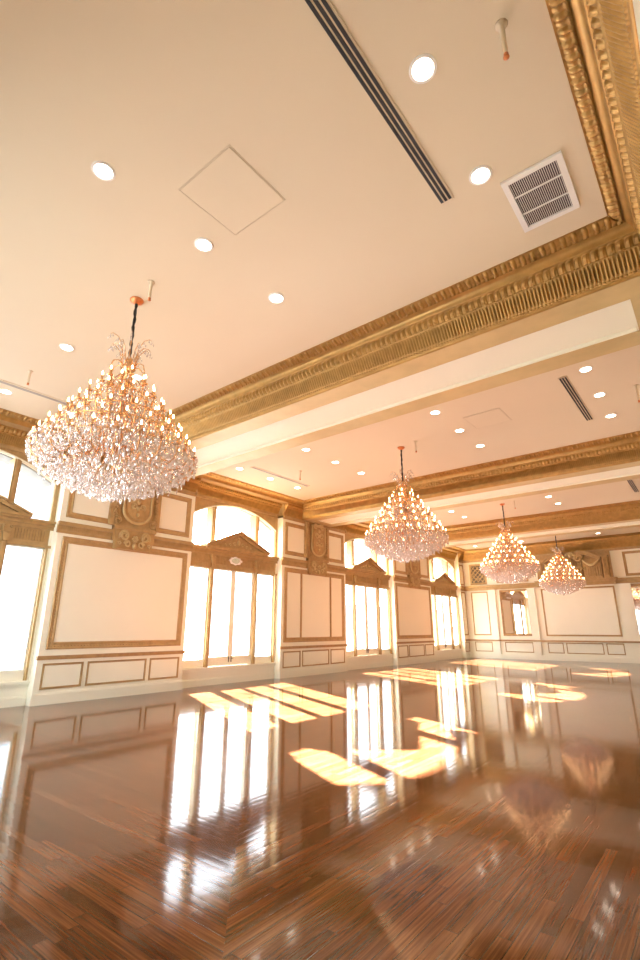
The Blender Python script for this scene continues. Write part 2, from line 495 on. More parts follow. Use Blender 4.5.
def pier_trim(side, yc, half=HP, split=False, cart=True, beading=True):
    loc = along(side, yc); root = struct(empty(trim_name(), loc, WALLS[side][1]))
    e = half-.13
    mb = MB(); frame_ring(mb, -e, e, 1.13, 3.65, .16)
    if beading: beads(mb, -e, e, 1.13, 3.65, .16)
    mb.build('panel_moulding', M['gold_wall'], root)
    mb = MB(); mb.add([(.006,-e+.15,1.28),(.006,e-.15,1.28),(.006,e-.15,3.5),(.006,-e+.15,3.5)], [(0,1,2,3)])
    for a, b in ((-e+.15, -.68), (.68, e-.15)): mb.add([(.006,a,4.25),(.006,b,4.25),(.006,b,5.15),(.006,a,5.15)], [(0,1,2,3)])
    mb.build('panel_field', M['panel'], root)
    if split:
        for u in (-.87, .87):
            mb = MB(); mb.box((0, u-.04, 1.28), (.03, u+.04, 3.5)); mb.box((0, u-.02, 1.28), (.042, u+.02, 3.5))
            mb.build('panel_divider', M['gold_wall'], root)
    for a, b in ((-e, -e+.9), (-e+1.0, e-1.0), (e-.9, e)):
        mb = MB(); frame_ring(mb, a, b, .31, .84, .045, .02); mb.build('dado_moulding', M['gold_wall'], root)
    for a, b in ((-e, -.60), (.60, e)):
        mb = MB(); frame_ring(mb, a, b, 4.11, 5.28, .14); mb.build('upper_panel_moulding', M['gold_wall'], root)
    mb = MB(); course(mb, -half-.03, half+.03, 'rail'); mb.build('chair_rail', M['brown_gold'], root)
    mb = MB(); course(mb, -half-.03, half+.03, 'ledge'); mb.build('string_course', M['gold_wall'], root)
    mb = MB(); course(mb, -half, half, 'cap'); mb.build('pier_cap', M['gold_wall'], root)
    for s in (-1, 1):
        mb = MB(); a, b = sorted((s*(half-.02), s*(half+.035))); mb.box((WN+.01, a, 5.42), (.05, b, 5.925)); mb.box((WN+.01, a, 5.42), (.09, b, 5.50))
        mb.build('cornice_return', M['gold_wall'], root)
    return root
for i, c in enumerate(PIER): pier_trim('left', c, split=(i == 1))
for i, c in enumerate(PIER): pier_trim('right', c, split=False, beading=False)

def strip_trim(side, uc, half, upper=True):
    """narrow pier with one panel"""
    root = struct(empty(trim_name(), along(side, uc), WALLS[side][1]))
    mb = MB(); frame_ring(mb, -half+.03, half-.03, 1.22, 3.66, .07, .025); mb.build('panel_moulding', M['gold_wall'], root)
    mb = MB(); frame_ring(mb, -half+.03, half-.03, .33, .86, .04, .02); mb.build('dado_moulding', M['gold_wall'], root)
    mb = MB(); frame_ring(mb, -half+.03, half-.03, 4.05, 5.25, .07, .025); mb.build('upper_panel_moulding', M['gold_wall'], root)
    mb = MB(); course(mb, -half, half, 'rail'); mb.build('chair_rail', M['brown_gold'], root)
    mb = MB(); course(mb, -half, half, 'ledge'); mb.build('string_course', M['gold_wall'], root)
    mb = MB(); course(mb, -half, half, 'cap'); mb.build('pier_cap', M['gold_wall'], root)
strip_trim('left', (WIN[3]+1.94+YF)/2, (YF-WIN[3]-1.94)/2)
strip_trim('left', (YN+WIN[0]-1.94)/2, (WIN[0]-1.94-YN)/2)

# far wall mouldings
def far_panels():
    root = struct(empty(trim_name(), (0, YF, 0), 0))
    def add(name, ring, m):           # ring in (x, z, depth towards room)
        ring.build(name, m, root)
    def F(x0, x1, z0, z1, w, name, m, h=.03):
        mb = MB(); frame_ring(mb, x0, x1, z0, z1, w, h)
        for k in range(len(mb.v)):
            a = mb.v[k]; mb.v[k] = np.stack([a[:,1], -a[:,0], a[:,2]], -1)
        add(name, mb, m)
    def mir(x0, x1): return ((x0, x1), (2*XM-x1, 2*XM-x0))
    for (a, b) in mir(-11.45, -10.45):
        F(a, b, 1.22, 3.64, .07, 'panel_moulding', M['gold_wall']); F(a, b, .35, .88, .045, 'dado_moulding', M['gold_wall'], .02)
    for (a, b) in mir(-9.75, -8.25): F(a, b, .35, .88, .045, 'dado_moulding', M['gold_wall'], .02)
    for (a, b) in mir(-9.85, -8.1): F(a, b, 4.08, 5.28, .12, 'upper_panel_moulding', M['gold_wall'])
    F(-7.52, -4.02, 1.20, 3.64, .08, 'panel_moulding', M['gold_wall'])
    for a, b in ((-7.52, -6.75), (-6.62, -4.92), (-4.79, -4.02)): F(a, b, .35, .88, .045, 'dado_moulding', M['gold_wall'], .02)
    def C(x0, x1, kind, name, m, off=0.0):
        mb = MB(); course(mb, x0, x1, kind, off)
        for k in range(len(mb.v)):
            a = mb.v[k]; mb.v[k] = np.stack([a[:,1], -a[:,0], a[:,2]], -1)
        add(name, mb, m)
    C(XL, XR, 'rail', 'chair_rail', M['brown_gold'], .07); C(XL, XR, 'ledge', 'string_course', M['gold_wall'], .07); C(XL, XR, 'cap', 'wall_cap', M['gold_wall'])
far_panels()

def lattice(x0, x1, z0, z1):
    root = struct(empty(trim_name(), ((x0+x1)/2, YF, 0), 0)); w = (x1-x0)/2
    mb = MB(); mb.box((-w+.1, -.02, z0+.1), (w-.1, .0, z1-.1)); mb.build('grille_backing', M['bronze'], root)
    mb = MB()
    frame_ring(mb, -w, w, z0, z1, .12, .04)
    mb.v[0] = np.stack([mb.v[0][:,1], -mb.v[0][:,0], mb.v[0][:,2]], -1)
    mb.build('grille_frame', M['gold_wall'], root)
    mb = MB(); zc = (z0+z1)/2; R = (z1-z0)/2-.14
    # criss-cross bars clipped to the frame
    half_w, half_h = w-.12, R
    for off in np.arange(-1.2, 1.21, .26):
        for sg in (1, -1):
            pts = []
            for t in np.linspace(-1.5, 1.5, 121):
                x, z = t, sg*t+off
                if abs(x) <= half_w and abs(z) <= half_h: pts.append((x, z))
            if len(pts) > 3:
                mb.tube([(pts[0][0], -.035, zc+pts[0][1]), (pts[-1][0], -.035, zc+pts[-1][1])], .022, 6)
    for j in range(24):
        a, b = 2*PI*j/24, 2*PI*(j+1)/24; mb.tube([(.28*math.cos(a), -.045, zc+.28*math.sin(a)), (.28*math.cos(b), -.045, zc+.28*math.sin(b))], .022, 6)
    mb.build('lattice', M['gold_wall'], root)
lattice(-11.42, -10.42, 4.05, 5.25); lattice(2*XM+10.42, 2*XM+11.42, 4.05, 5.25)

# ------------------------------------------------------------------ windows
def arc_pts(u0, u1, R=3.49, top=5.45, n=14):
    out = []
    for i in range(n+1):
        u = u0+(u1-u0)*i/n; out.append((u, top-R+math.sqrt(R*R-u*u)))
    return out
def make_window(idx, loc, rz):
    root = struct(empty('window_%d' % idx, loc, rz))
    n = WN
    # gilt wall above the arch
    mb = MB(); poly = [(-1.94, 5.56), (-1.94, 3.4)] ; 
    arc = arc_pts(-1.84, 1.84)
    up = []
    for i in range(len(arc)-1):
        (a, za), (b, zb) = arc[i], arc[i+1]
        mb.prism_n([(a, za), (b, zb), (b, 5.58), (a, 5.58)], n-.14, n-.01)
    mb.box((n-.14, -1.94, 3.99), (n-.01, -1.84, 5.58)); mb.box((n-.14, 1.84, 3.99), (n-.01, 1.94, 5.58))
    mb.build('spandrel', M['gold_wall'], root)
    mb = MB()
    for (a, za), (b, zb) in zip(arc[:-1], arc[1:]): mb.prism_n([(a, za), (b, zb), (b, 5.9), (a, 5.9)], -.95, -.45)
    mb.build('outer_arch', M['stone'], root)
    mb = MB()
    mb.tube([(n+.0, u, z+.005) for u, z in arc], .022, 6)
    mb.build('arch_moulding', M['cream'], root)
    # cream reveals at the sides and a thin gilt bead
    for sg in (-1, 1):
        mb = MB(); u0, u1 = sorted((sg*1.94, sg*1.875)); mb.box((n-.12, u0, .5), (n+.01, u1, 3.98)); mb.build('jamb', M['cream'], root)
        mb = MB(); u0, u1 = sorted((sg*1.875, sg*1.83)); mb.box((n-.12, u0, .5), (n+.035, u1, 3.4)); mb.build('jamb_bead', M['gold_wall'], root)
    # sill
    mb = MB(); mb.box((n-.2, -1.94, .44), (n+.06, 1.94, .50)); mb.box((n-.02, -1.94, .40), (n+.03, 1.94, .44)); mb.build('window_sill', M['cream'], root)
    # gilt mullions
    for u in (-.95, .95):
        mb = MB(); mb.box((n-.28, u-.055, .50), (n+.02, u+.055, 3.42)); mb.box((n-.13, u-.03, .50), (n+.045, u+.03, 3.42)); mb.build('mullion', M['gold_wall'], root)
        mb = MB(); zt = arc_pts(u, u+1e-6, n=1)[0][1]
        mb.box((n-.34, u-.07, 3.99), (n-.02, u+.07, zt+.02)); mb.box((n-.34, u-.035, 3.99), (n+.01, u+.035, zt+.01)); mb.build('lunette_mullion', M['gold_wall'], root)
    # entablature band
    mb = MB(); mb.box((n-.14, -1.94, 3.36), (n+.0, 1.94, 3.80)); mb.box((n-.14, -1.94, 3.36), (n+.03, 1.94, 3.42))
    mb.box((n-.14, -1.94, 3.78), (n+.03, 1.94, 3.86)); mb.box((n-.14, -1.94, 3.86), (n+.07, 1.94, 3.93)); mb.box((n-.14, -1.94, 3.93), (n+.11, 1.94, 3.985))
    for s0, s1 in ((-1.80, -1.12), (1.12, 1.80), (-.85, .85)):
        k = int((s1-s0)/.06)
        for i in range(k):
            u = s0+(s1-s0)*(i+.5)/k
            mb.box((n-.01, u-.017, 3.50), (n+.022, u+.017, 3.74))
    mb.build('transom_band', M['gold_wall'], root)
    # capitals above the mullions
    for u in (-.95, .95):
        mb = MB(); mb.box((n, u-.09, 3.62), (n+.09, u+.09, 3.66))
        mb.prism_n([(u-.05, 3.42), (u+.05, 3.42), (u+.10, 3.78), (u-.10, 3.78)], n, n+.08)
        for sg in (-1, 1):
            pts = [(n+.10, u+sg*(.07+.035*math.cos(t)*(1-t/9)), 3.74+.035*math.sin(t)*(1-t/9)) for t in np.linspace(0, 7, 12)]
            mb.tube(pts, .014, 5)
        mb.build('capital', M['gold_wall'], root)
    # pediment
    pd = empty('pediment', parent=root)
    H, A = 1.36, 4.62
    mb = MB(); mb.prism_n([(-H+.12, 4.06), (H-.12, 4.06), (0, A-.09)], n-.08, n+.10); mb.build('tympanum', M['gold_wall'], pd)
    mb = MB(); mb.box((n-.08, -H, 3.985), (n+.22, H, 4.05)); mb.box((n-.08, -H+.05, 3.94), (n+.17, H-.05, 3.985)); mb.build('pediment_base', M['gold_wall'], pd)
    mb = MB()
    for sg in (-1, 1):
        mb.prism_n([(sg*H, 4.04), (sg*(H-.22), 4.04), (0, A-.14), (0, A-.02)], n-.08, n+.18)
        mb.prism_n([(sg*(H+.02), 4.06), (sg*(H-.02), 4.03), (0, A-.05), (0, A)], n-.08, n+.24)
        for i in range(16):
            t = (i+.7)/17; u = sg*(H-.24)*(1-t); z = 4.075+(A-.16-4.075)*t
            mb.box((n+.10, u-.014, z-.022), (n+.165, u+.014, z+.014))
    mb.build('raking_cornice', M['gold_wall'], pd)
    mb = MB()
    mb.ellipsoid((n+.11, 0, 4.24), (.04, .07, .10), 10, 6)
    for sg in (-1, 1):
        for (cu, cz, r, tm) in ((.17, 4.18, .07, 8), (.36, 4.14, .05, 8), (.54, 4.12, .035, 7)):
            pts = [(n+.11, sg*(cu+r*math.cos(t)*(1-t/11)), cz+r*math.sin(t)*(1-t/11)) for t in np.linspace(0, tm, 14)]
            mb.tube(pts, .014, 5)
    mb.ellipsoid((n+.12, 0, 4.38), (.03, .03, .05), 8, 5)
    mb.build('tympanum_carving', M['gold_pale'], pd)
    # sidelights and french doors
    def leaf(name, u0, u1, z0, z1, st, rail, muntins=2):
        mb = MB(); a, b = n-.11, n-.05
        mb.box((a, u0, z0), (b, u0+st, z1)); mb.box((a, u1-st, z0), (b, u1, z1))
        mb.box((a, u0+st, z0), (b, u1-st, z0+rail)); mb.box((a, u0+st, z1-.05), (b, u1-st, z1))
        for k in range(muntins):
            z = z0+rail+(z1-.05-z0-rail)*(k+1)/(muntins+1); mb.box((a+.015, u0+st, z-.009), (b-.015, u1-st, z+.009))
        o = mb.build(name, M['cream'], root)
        mb = MB(); mb.box((n-.083, u0+st-.01, z0+rail-.01), (n-.079, u1-st+.01, z1-.04)); mb.build('glass_pane', M['glass'], o)
        return o
    leaf('sidelight', -1.83, -1.005, .50, 3.38, .035, .22); leaf('sidelight', 1.005, 1.83, .50, 3.38, .035, .22)
    for sg in (-1, 1):
        u0, u1 = (-.895, -.004) if sg < 0 else (.004, .895)
        d = leaf('door_leaf', u0, u1, .505, 3.38, .09, .27)
        mb = MB(); uu = sg*.05; mb.box((n-.05, uu-.014, .60), (n-.035, uu+.014, .76)); mb.tube([(n-.04, uu, .70), (n-.01, uu, .70), (n-.01, uu+sg*.05, .697)], .007, 6)
        mb.build('door_handle', M['steel'], d)
    # lunette lights
    for (a, b) in ((-1.84, -.995), (-.905, .905), (.995, 1.84)):
        ar = arc_pts(a, b, n=10)
        mb = MB()
        poly = [(a, 3.985)] + [(u, z) for u, z in ar] + [(b, 3.985)]
        # slim cream sash following the opening
        mb.tube([(n-.08, u, z) for u, z in poly] + [(n-.08, a, 3.985)], .022, 4)
        o = mb.build('lunette_sash', M['cream'], root)
        mb = MB(); mb.prism_n([(u, z) for u, z in reversed(poly)], n-.083, n-.079); mb.build('glass_pane', M['glass'], o)
    return root
for i, w in enumerate(WIN): make_window(i+1, (XL, w, 0), 0)
# the windows in the near wall, behind the camera
for i, w in enumerate(NW):
    root = struct(empty('window_%d' % (5+i), (w, YN, 0), PI/2)); n = -.2
    mb = MB()
    for u in (-1.47, -.5, .5, 1.47): mb.box((n-.06, u-.04, .5), (n+.02, u+.04, 5.0))
    for z in (.54, 3.4, 4.96): mb.box((n-.06, -1.5, z-.04), (n+.02, 1.5, z+.04))
    o = mb.build('window_frame', M['cream'], root)
    mb = MB(); mb.box((n-.03, -1.5, .5), (n-.026, 1.5, 5.0)); mb.build('glass_pane', M['glass'], root)

# pale oval badge above the doors of the second window
def oval():
    n = XL+WN+.03; root = empty('oval_plaque', (n, WIN[1]-.04, 3.66))
    tag(root, 'pale green oval plaque with scalloped rim on the gilt band over the second window', 'plaque')
    mb = MB(); k = 40
    out = [((.25+.018*math.cos(8*t))*math.cos(t), (.125+.012*math.cos(8*t))*math.sin(t)) for t in np.linspace(0, 2*PI, k, endpoint=False)]
    mb.prism_n(out, 0, .03); mb.build('rim', M['white'], root)
    mb = MB(); mb.ellipsoid((.03, 0, 0), (.03, .17, .085), 20, 8); mb.build('face', M['oval'], root, True)
    for s in (-1, 1):
        mb = MB(); mb.ellipsoid((.03, s*.235, 0), (.022, .045, .045), 10, 6); mb.build('ear', M['white'], root, True)
oval()

# ------------------------------------------------------------------ plaster cartouches on the piers
def spiral(c, r, t0, t1, n=18, sg=1, x=.08, shrink=14.0):
    return [(x, c[0]+sg*r*math.cos(t)*(1-(t-t0)/shrink), c[1]+r*math.sin(t)*(1-(t-t0)/shrink)) for t in np.linspace(t0, t1, n)]
def make_cartouche(loc, rz, label):
    root = empty('plaster_cartouche', loc, rz); tag(root, label, 'wall ornament', 'gilded cartouches on the piers of the window wall')
    mb = MB(); mb.box((0, -.72, 4.10), (.05, .72, 5.47)); mb.box((0, -.60, 3.72), (.075, .60, 4.10))
    for s in (-1, 1):
        mb.box((.04, s*.66-.05, 4.12), (.075, s*.66+.05, 5.45))
    mb.build('back_plate', M['gold_wall'], root)
    # shield
    out = [(-.40, 5.36), (-.40, 4.62)] + [(-.40*math.cos(t), 4.56-.34*math.sin(t)) for t in np.linspace(0, PI, 14)] + [(.40, 4.62), (.40, 5.36)]
    mb = MB(); mb.prism_n(out[::-1], .04, .10)
    ins = [(u*.80, 4.8+(z-4.8)*.80) for u, z in out]; mb.prism_n(ins[::-1], .10, .13)
    mb.build('shield', M['gold_wall'], root)
    mb = MB(); mb.tube([(.11, u, z) for u, z in out] + [(.11, *out[0])], .035, 7); mb.build('shield_rim', M['gold_pale'], root, True)
    mb = MB()
    for s in (-1, 1):
        mb.tube(spiral((s*.14, 4.98), .12, 0, 9, 22, s, .15), .018, 5)
        mb.tube(spiral((s*.12, 4.66), .09, -1, 8, 20, s, .15), .016, 5)
    for z, r in ((5.18, .06), (4.98, .05), (4.80, .055), (4.62, .05), (4.45, .045)): mb.ellipsoid((.14, 0, z), (.04, r, r*1.3), 10, 6)
    mb.build('shield_relief', M['gold_pale'], root, True)
    # side drops of leaves and fruit
    for s in (-1, 1):
        mb = MB()
        for i, z in enumerate(np.arange(5.36, 4.30, -.085)):
            r = .055*(1-.35*i/12)
            mb.ellipsoid((.07, s*(.565+.02*math.sin(i*2)), z), (.05, r, r*.9), 8, 5, rot=s*.6)
            mb.ellipsoid((.06, s*(.61+.01*math.sin(i*3)), z-.03), (.03, .035, .055), 6, 4, rot=s*.9)
        mb.tube(spiral((s*.50, 4.24), .11, 1, 9, 20, s, .09), .026, 6)
        mb.build('fruit_drop', M['gold_wall'], root, True)
    # top scrolls
    mb = MB()
    for s in (-1, 1): mb.tube(spiral((s*.22, 5.36), .12, 1, 9, 20, s, .12), .03, 6)
    mb.ellipsoid((.12, 0, 5.40), (.06, .09, .08), 12, 8)
    mb.build('crest', M['gold_pale'], root, True)
    # bracket with flowers hanging below the string course
    mb = MB(); mb.box((0, -.53, 3.52), (.10, .53, 4.06)); mb.box((0, -.60, 4.02), (.14, .60, 4.10))
    for s in (-1, 1): mb.lathe([(.045, 0), (.06, .03), (.045, .06)], (.10, s*.50, 3.49), 10)
    mb.build('bracket', M['gold_wall'], root)
    mb = MB()
    for s in (-1, 1):
        mb.tube(spiral((s*.30, 3.86), .14, -.5, 10, 26, s, .13, 15), .028, 6)
        mb.tube(spiral((s*.20, 3.66), .09, 0, 8, 20, s, .13), .022, 6)
        for a in range(5): mb.ellipsoid((.13, s*.42+.035*math.cos(a*1.257), 3.66+.035*math.sin(a*1.257)), (.03, .022, .022), 7, 4)
    for a in range(6): mb.ellipsoid((.14, .06*math.cos(a*PI/3), 3.80+.06*math.sin(a*PI/3)), (.04, .035, .035), 8, 5)
    mb.ellipsoid((.17, 0, 3.80), (.03, .03, .03), 8, 5)
    mb.ellipsoid((.13, 0, 3.62), (.04, .06, .09), 8, 5)
    mb.build('bracket_flowers', M['gold_pale'], root, True)
lab = ['gilded shield cartouche on the wide pier left of the second window, behind the nearest chandelier',
       'gilded shield cartouche on the three-panelled pier between the second and third windows',
       'gilded shield cartouche on the pier between the third and fourth windows, half behind a chandelier']
for c, l in zip(PIER, lab): make_cartouche((XL+.012, c, 0), 0, l)

# big overmantel ornament on the far wall
def overmantel():
    root = empty('carved_overmantel', (XM, YF, 0), -PI/2)
    tag(root, 'wide gilded carved ornament with curved pediments and swags high on the far wall', 'wall ornament')
    mb = MB(); mb.box((0, -1.80, 3.99), (.07, 1.80, 5.42)); mb.build('back_panel', M['brown_gold'], root)
    mb = MB(); mb.box((0, -1.92, 3.90), (.22, 1.92, 4.00)); mb.box((0, -1.86, 3.80), (.15, 1.86, 3.90)); mb.box((0, -1.97, 4.0), (.26, 1.97, 4.04))
    for s in (-1, 1): mb.lathe([(.05, 0), (.07, .05), (.05, .10)], (.2, s*1.86, 3.72), 10)
    mb.build('shelf', M['gold_wall'], root)
    for s in (-1, 1):
        for u in (.32, 1.55):
            mb = MB(); mb.box((.05, s*u-.13, 4.04), (.24, s*u+.13, 5.10)); mb.box((.05, s*u-.16, 5.06), (.30, s*u+.16, 5.16))
            for k in (-.06, 0, .06): mb.tube([(.25, s*u+k, 4.14), (.25, s*u+k, 5.0)], .026, 5)
            mb.build('pilaster', M['gold_wall'], root)
        mb = MB(); mb.box((.05, s*.95-.42, 4.04), (.26, s*.95+.42, 5.0))
        for k in range(7): u = s*.95-.33+k*.11; mb.tube([(.27, u, 4.12), (.27, u, 4.62)], .034, 6)
        mb.build('tablet', M['gold_wall'], root)
        mb = MB()
        for k in range(13):
            t = k/12; u = s*.95-.38+.76*t; z = 4.96-.26*math.sin(PI*t); r = .035+.03*math.sin(PI*t)
            mb.ellipsoid((.31, u, z), (.09, r*1.25, r*1.25), 8, 5)
        mb.build('swag', M['gold_pale'], root, True)
        mb = MB()      # segmental hood, rising to the middle
        N = 12; up = [(s*(.35+.98*i/N*1.0), 5.02+.40*math.cos(.5*PI*i/N*.95)) for i in range(N+1)]
        for (a, za), (b, zb) in zip(up[:-1], up[1:]):
            mb.prism_n([(a, za-.13), (b, zb-.13), (b, zb), (a, za)], .05, .42); mb.prism_n([(a, za), (b, zb), (b, zb+.06), (a, za+.06)], .05, .52)
        mb.box((.05, min(s*1.28, s*1.40), 4.97), (.46, max(s*1.28, s*1.40), 5.12))
        mb.build('curved_hood', M['gold_wall'], root)
        mb = MB(); mb.tube(spiral((s*.38, 5.10), .20, 0, 10, 28, s, .36, 14), .06, 7); mb.build('scroll', M['gold_wall'], root, True)
        mb = MB(); mb.tube(spiral((s*.36, 4.50), .16, 0, 9, 24, s, .32, 14), .05, 7); mb.build('scroll', M['gold_wall'], root, True)
    mb = MB()
    out = [(.24*math.cos(t), 4.82+.42*math.sin(t)*(1 if math.sin(t) > 0 else 1.1)) for t in np.linspace(0, 2*PI, 24, endpoint=False)]
    mb.prism_n(out, .05, .34); mb.ellipsoid((.34, 0, 4.84), (.14, .17, .30), 14, 8); mb.build('cartouche', M['brown_gold'], root)
    mb = MB()
    for a in np.linspace(.3, PI-.3, 7): mb.ellipsoid((.36, .20*math.cos(a), 5.22+.14*math.sin(a)), (.05, .04, .09), 8, 5, rot=a-PI/2)
    mb.ellipsoid((.38, 0, 5.26), (.12, .08, .09), 10, 6)
    mb.build('crest', M['gold_pale'], root, True); mb = MB()
    for k in range(7): mb.ellipsoid((.26, .06*math.sin(k), 4.30-.03*k), (.05, .06, .05), 8, 5)
    mb.build('husk_drop', M['gold_pale'], root, True)
overmantel()

# far wall mirrors
def mirror(xc, label):
    root = empty('wall_mirror', (xc, YF, 0), -PI/2); tag(root, label, 'mirror', 'tall mirrors on the far wall')
    mb = MB(); frame_ring(mb, -.84, .84, 1.20, 3.68, .12, .06); mb.build('mirror_frame', M['brown_gold'], root)
    mb = MB(); mb.box((.005, -.74, 1.30), (.02, .74, 3.58)); mb.build('mirror_glass', M['mirror'], root)
mirror(-8.93, 'tall gold-framed mirror on the far wall between the corner panel and the wide panel')
mirror(2*XM+8.93, 'tall gold-framed mirror at the right edge of the far wall, cut by the picture edge')

# ------------------------------------------------------------------ ceiling fittings
def disc_mesh():
    mb = MB(); mb.lathe([(.088, 0), (.088, .012)], n=28); return mb.mesh('lens', M['downlight'])
def ring_mesh():
    mb = MB(); v = []; n = 28
    pr = [(.088, .0), (.094, -.010), (.112, -.010), (.118, -.002), (.118, .008), (.088, .008)]
    P = [[(r*math.cos(2*PI*j/n), r*math.sin(2*PI*j/n), z) for r, z in pr] for j in range(n+1)]
    mb.grid(np.array(P)); return mb.mesh('trim_ring', M['white'])
DM, RMh = disc_mesh(), ring_mesh()
ROWN = {-10.4: 'row nearest the windows', -7.83: 'second row from the windows', -4.13: 'third row from the windows', -1.15: 'row by the right cornice'}
BAYN = ['nearest bay', 'second bay', 'third bay', 'farthest bay']
POSN = ['near one', 'middle one', 'far one']
for bi, yc in enumerate([2.99, 10.55, 18.35, 26.0]):
    for x in (-10.4, -7.83, -4.13, -1.15):
        for pi, dy in enumerate((-1.3, 0, 1.3)):
            yy = yc+dy + (-.14 if (bi == 0 and x == -1.15) else 0) + (-.03 if (bi == 0 and x == -4.13) else 0)
            r = empty('ceiling_downlight', (x - (.06 if bi == 0 and x == -4.13 else 0), yy, ZC-.002))
            tag(r, 'recessed downlight, %s, %s, %s' % (BAYN[bi], ROWN[x], POSN[pi]), 'downlight', 'recessed ceiling downlights')
            for nm, me in (('lens', DM), ('trim_ring', RMh)):
                o = bpy.data.objects.new(nm, me); COL.objects.link(o); o.parent = r
                if nm == 'lens': o.location.z = -.006

def slot(x, yc, L, label, nslots=3, m=None):
    root = empty('slot_diffuser', (x, yc, ZC)); tag(root, label, 'air vent', 'linear slot diffusers in the ceiling')
    w = .078; mb = MB(); mb.box((-w, -L/2, -.012), (w, L/2, 0)); mb.build('frame', M['ceiling'], root)
    for k in range(nslots):
        u = (k-(nslots-1)/2)*.047; mb = MB(); mb.box((u-.0145, -L/2+.02, -.018), (u+.0145, L/2-.02, -.011)); mb.build('slot', m or M['dark'], root)
SLN = ['nearest ceiling bay', 'second ceiling bay', 'third ceiling bay']
for bi, yc in enumerate([2.98, 10.55, 18.3]):
    slot(-1.56, yc, 2.5, 'long three-slot black air diffuser near the right-hand cornice in the %s' % SLN[bi])
    slot(-10.0, yc+(.0 if bi == 0 else .1), 2.55, 'long thin grey air diffuser by the window wall in the %s' % SLN[bi], 2, M['grey_slot'])

def vent(x, y, w, l, label):
    root = empty('return_air_grille', (x, y, ZC)); tag(root, label, 'air vent', 'square return air grilles in the ceiling')
    mb = MB(); mb.box((-w/2+.04, -l/2+.04, -.008), (w/2-.04, l/2-.04, 0)); mb.build('backing', M['vent_dark'], root)
    mb = MB()
    for a, b in (((-w/2, -l/2), (w/2, -l/2+.06)), ((-w/2, l/2-.06), (w/2, l/2)), ((-w/2, -l/2+.06), (-w/2+.06, l/2-.06)), ((w/2-.06, -l/2+.06), (w/2, l/2-.06))):
        mb.box((a[0], a[1], -.03), (b[0], b[1], 0))
    mb.build('frame', M['white'], root)
    k = 24
    for i in range(k):
        u = -w/2+.06+(w-.12)*(i+.5)/k
        mb = MB(); mb.box((u-.0022, -l/2+.05, -.016), (u+.0022, l/2-.05, -.009))
        mb.build('louvre', M['white'], root)
    for t in (-1/6, 1/6):
        mb = MB(); mb.box((-w/2+.05, t*l-.006, -.026), (w/2-.05, t*l+.006, -.012)); mb.build('cross_bar', M['white'], root)
vent(-.72, 4.79, .60, .84, 'square white return air grille with dark louvres in the nearest ceiling bay corner')
vent(-.74, 8.55, .56, .62, 'return air grille just beyond the first beam, mostly hidden by it')

def hatch(x, y, label):
    root = empty('access_hatch', (x, y, ZC-.002)); tag(root, label, 'ceiling hatch', 'flush square access hatches in the ceiling')
    mb = MB(); mb.box((-.395, -.395, -.006), (.395, .395, -.001)); mb.build('panel', M['ceiling'], root)
    mb = MB()
    for a, b in (((-.412, -.412), (.412, -.405)), ((-.412, .405), (.412, .412)), ((-.412, -.412), (-.405, .412)), ((.405, -.412), (.412, .412))):
        mb.box((a[0], a[1], -.003), (b[0], b[1], 0))
    mb.build('shadow_gap', M['gap'], root)
hatch(-3.36, 2.69, 'flush square access hatch outlined in the nearest ceiling bay')
hatch(-3.36, 10.3, 'faint square access hatch in the second ceiling bay')

def sprinkler(x, y, L, label):
    root = empty('ceiling_drop_pipe', (x, y, ZC)); tag(root, label, 'sprinkler', 'short sprinkler drops hanging from the ceiling')
    mb = MB(); mb.lathe([(.05, 0), (.045, -.012), (.022, -.015), (.018, -L+.05), (.018, -L+.04)][::1], n=10); mb.build('pipe', M['pipe'], root, True)
    mb = MB(); mb.lathe([(.014, -L+.045), (.020, -L+.03), (.014, -L+.01), (.024, -L), (.006, -L-.006)], n=10); mb.build('nozzle', M['copper'], root, True)
BN = ['nearest', 'second', 'third']
for bi, y in enumerate([2.95, 10.55, 18.25]):
    sprinkler(-.52, y, .36, 'cream pipe drop with copper tip near the right-hand cornice, %s bay' % BN[bi])
    sprinkler(-5.30, y, .29, 'cream pipe drop beside the canopy of the chandelier, %s bay' % BN[bi])
    sprinkler(-9.16, y, .28, 'thin cream pipe drop towards the windows, %s bay' % BN[bi])

# ------------------------------------------------------------------ chandeliers
TIERS = [(.98, 3.84, 24), (.86, 4.03, 20), (.74, 4.21, 16), (.61, 4.40, 13), (.48, 4.58, 10), (.36, 4.75, 8), (.24, 4.90, 5)]
def crystal_template(L, r):
    # elongated cut drop: small top bead, faceted almond
    v = [(0, 0, 0)]; prof = [(.35*r, -.12*L), (r, -.55*L), (.75*r, -.80*L)]
    for i, (q, z) in enumerate(prof):
        for j in range(6): a = PI*(j*2+(i % 2))/6; v.append((q*math.cos(a), q*math.sin(a)*.55, z))
    v.append((0, 0, -L)); f = []
    for j in range(6): f.append((0, 1+j, 1+(j+1) % 6))
    for i in range(2):
        for j in range(6):
            a = 1+i*6+j; b = 1+i*6+(j+1) % 6; f.append((a, a+6, b+6, b))
    for j in range(6): f.append((13+j, 19, 13+(j+1) % 6))
    return np.array(v), f
CT = crystal_template(1.0, 1.0)
def put_crystal(mb, p, L, r, rot):
    v = CT[0]*np.array([r, r, L]); c, s = math.cos(rot), math.sin(rot)
    w = np.stack([v[:,0]*c-v[:,1]*s+p[0], v[:,0]*s+v[:,1]*c+p[1], v[:,2]+p[2]], -1)
    mb.add(w, CT[1])
def zbot(r): return 3.13+.42*(r/1.0)**2.0 - ZC
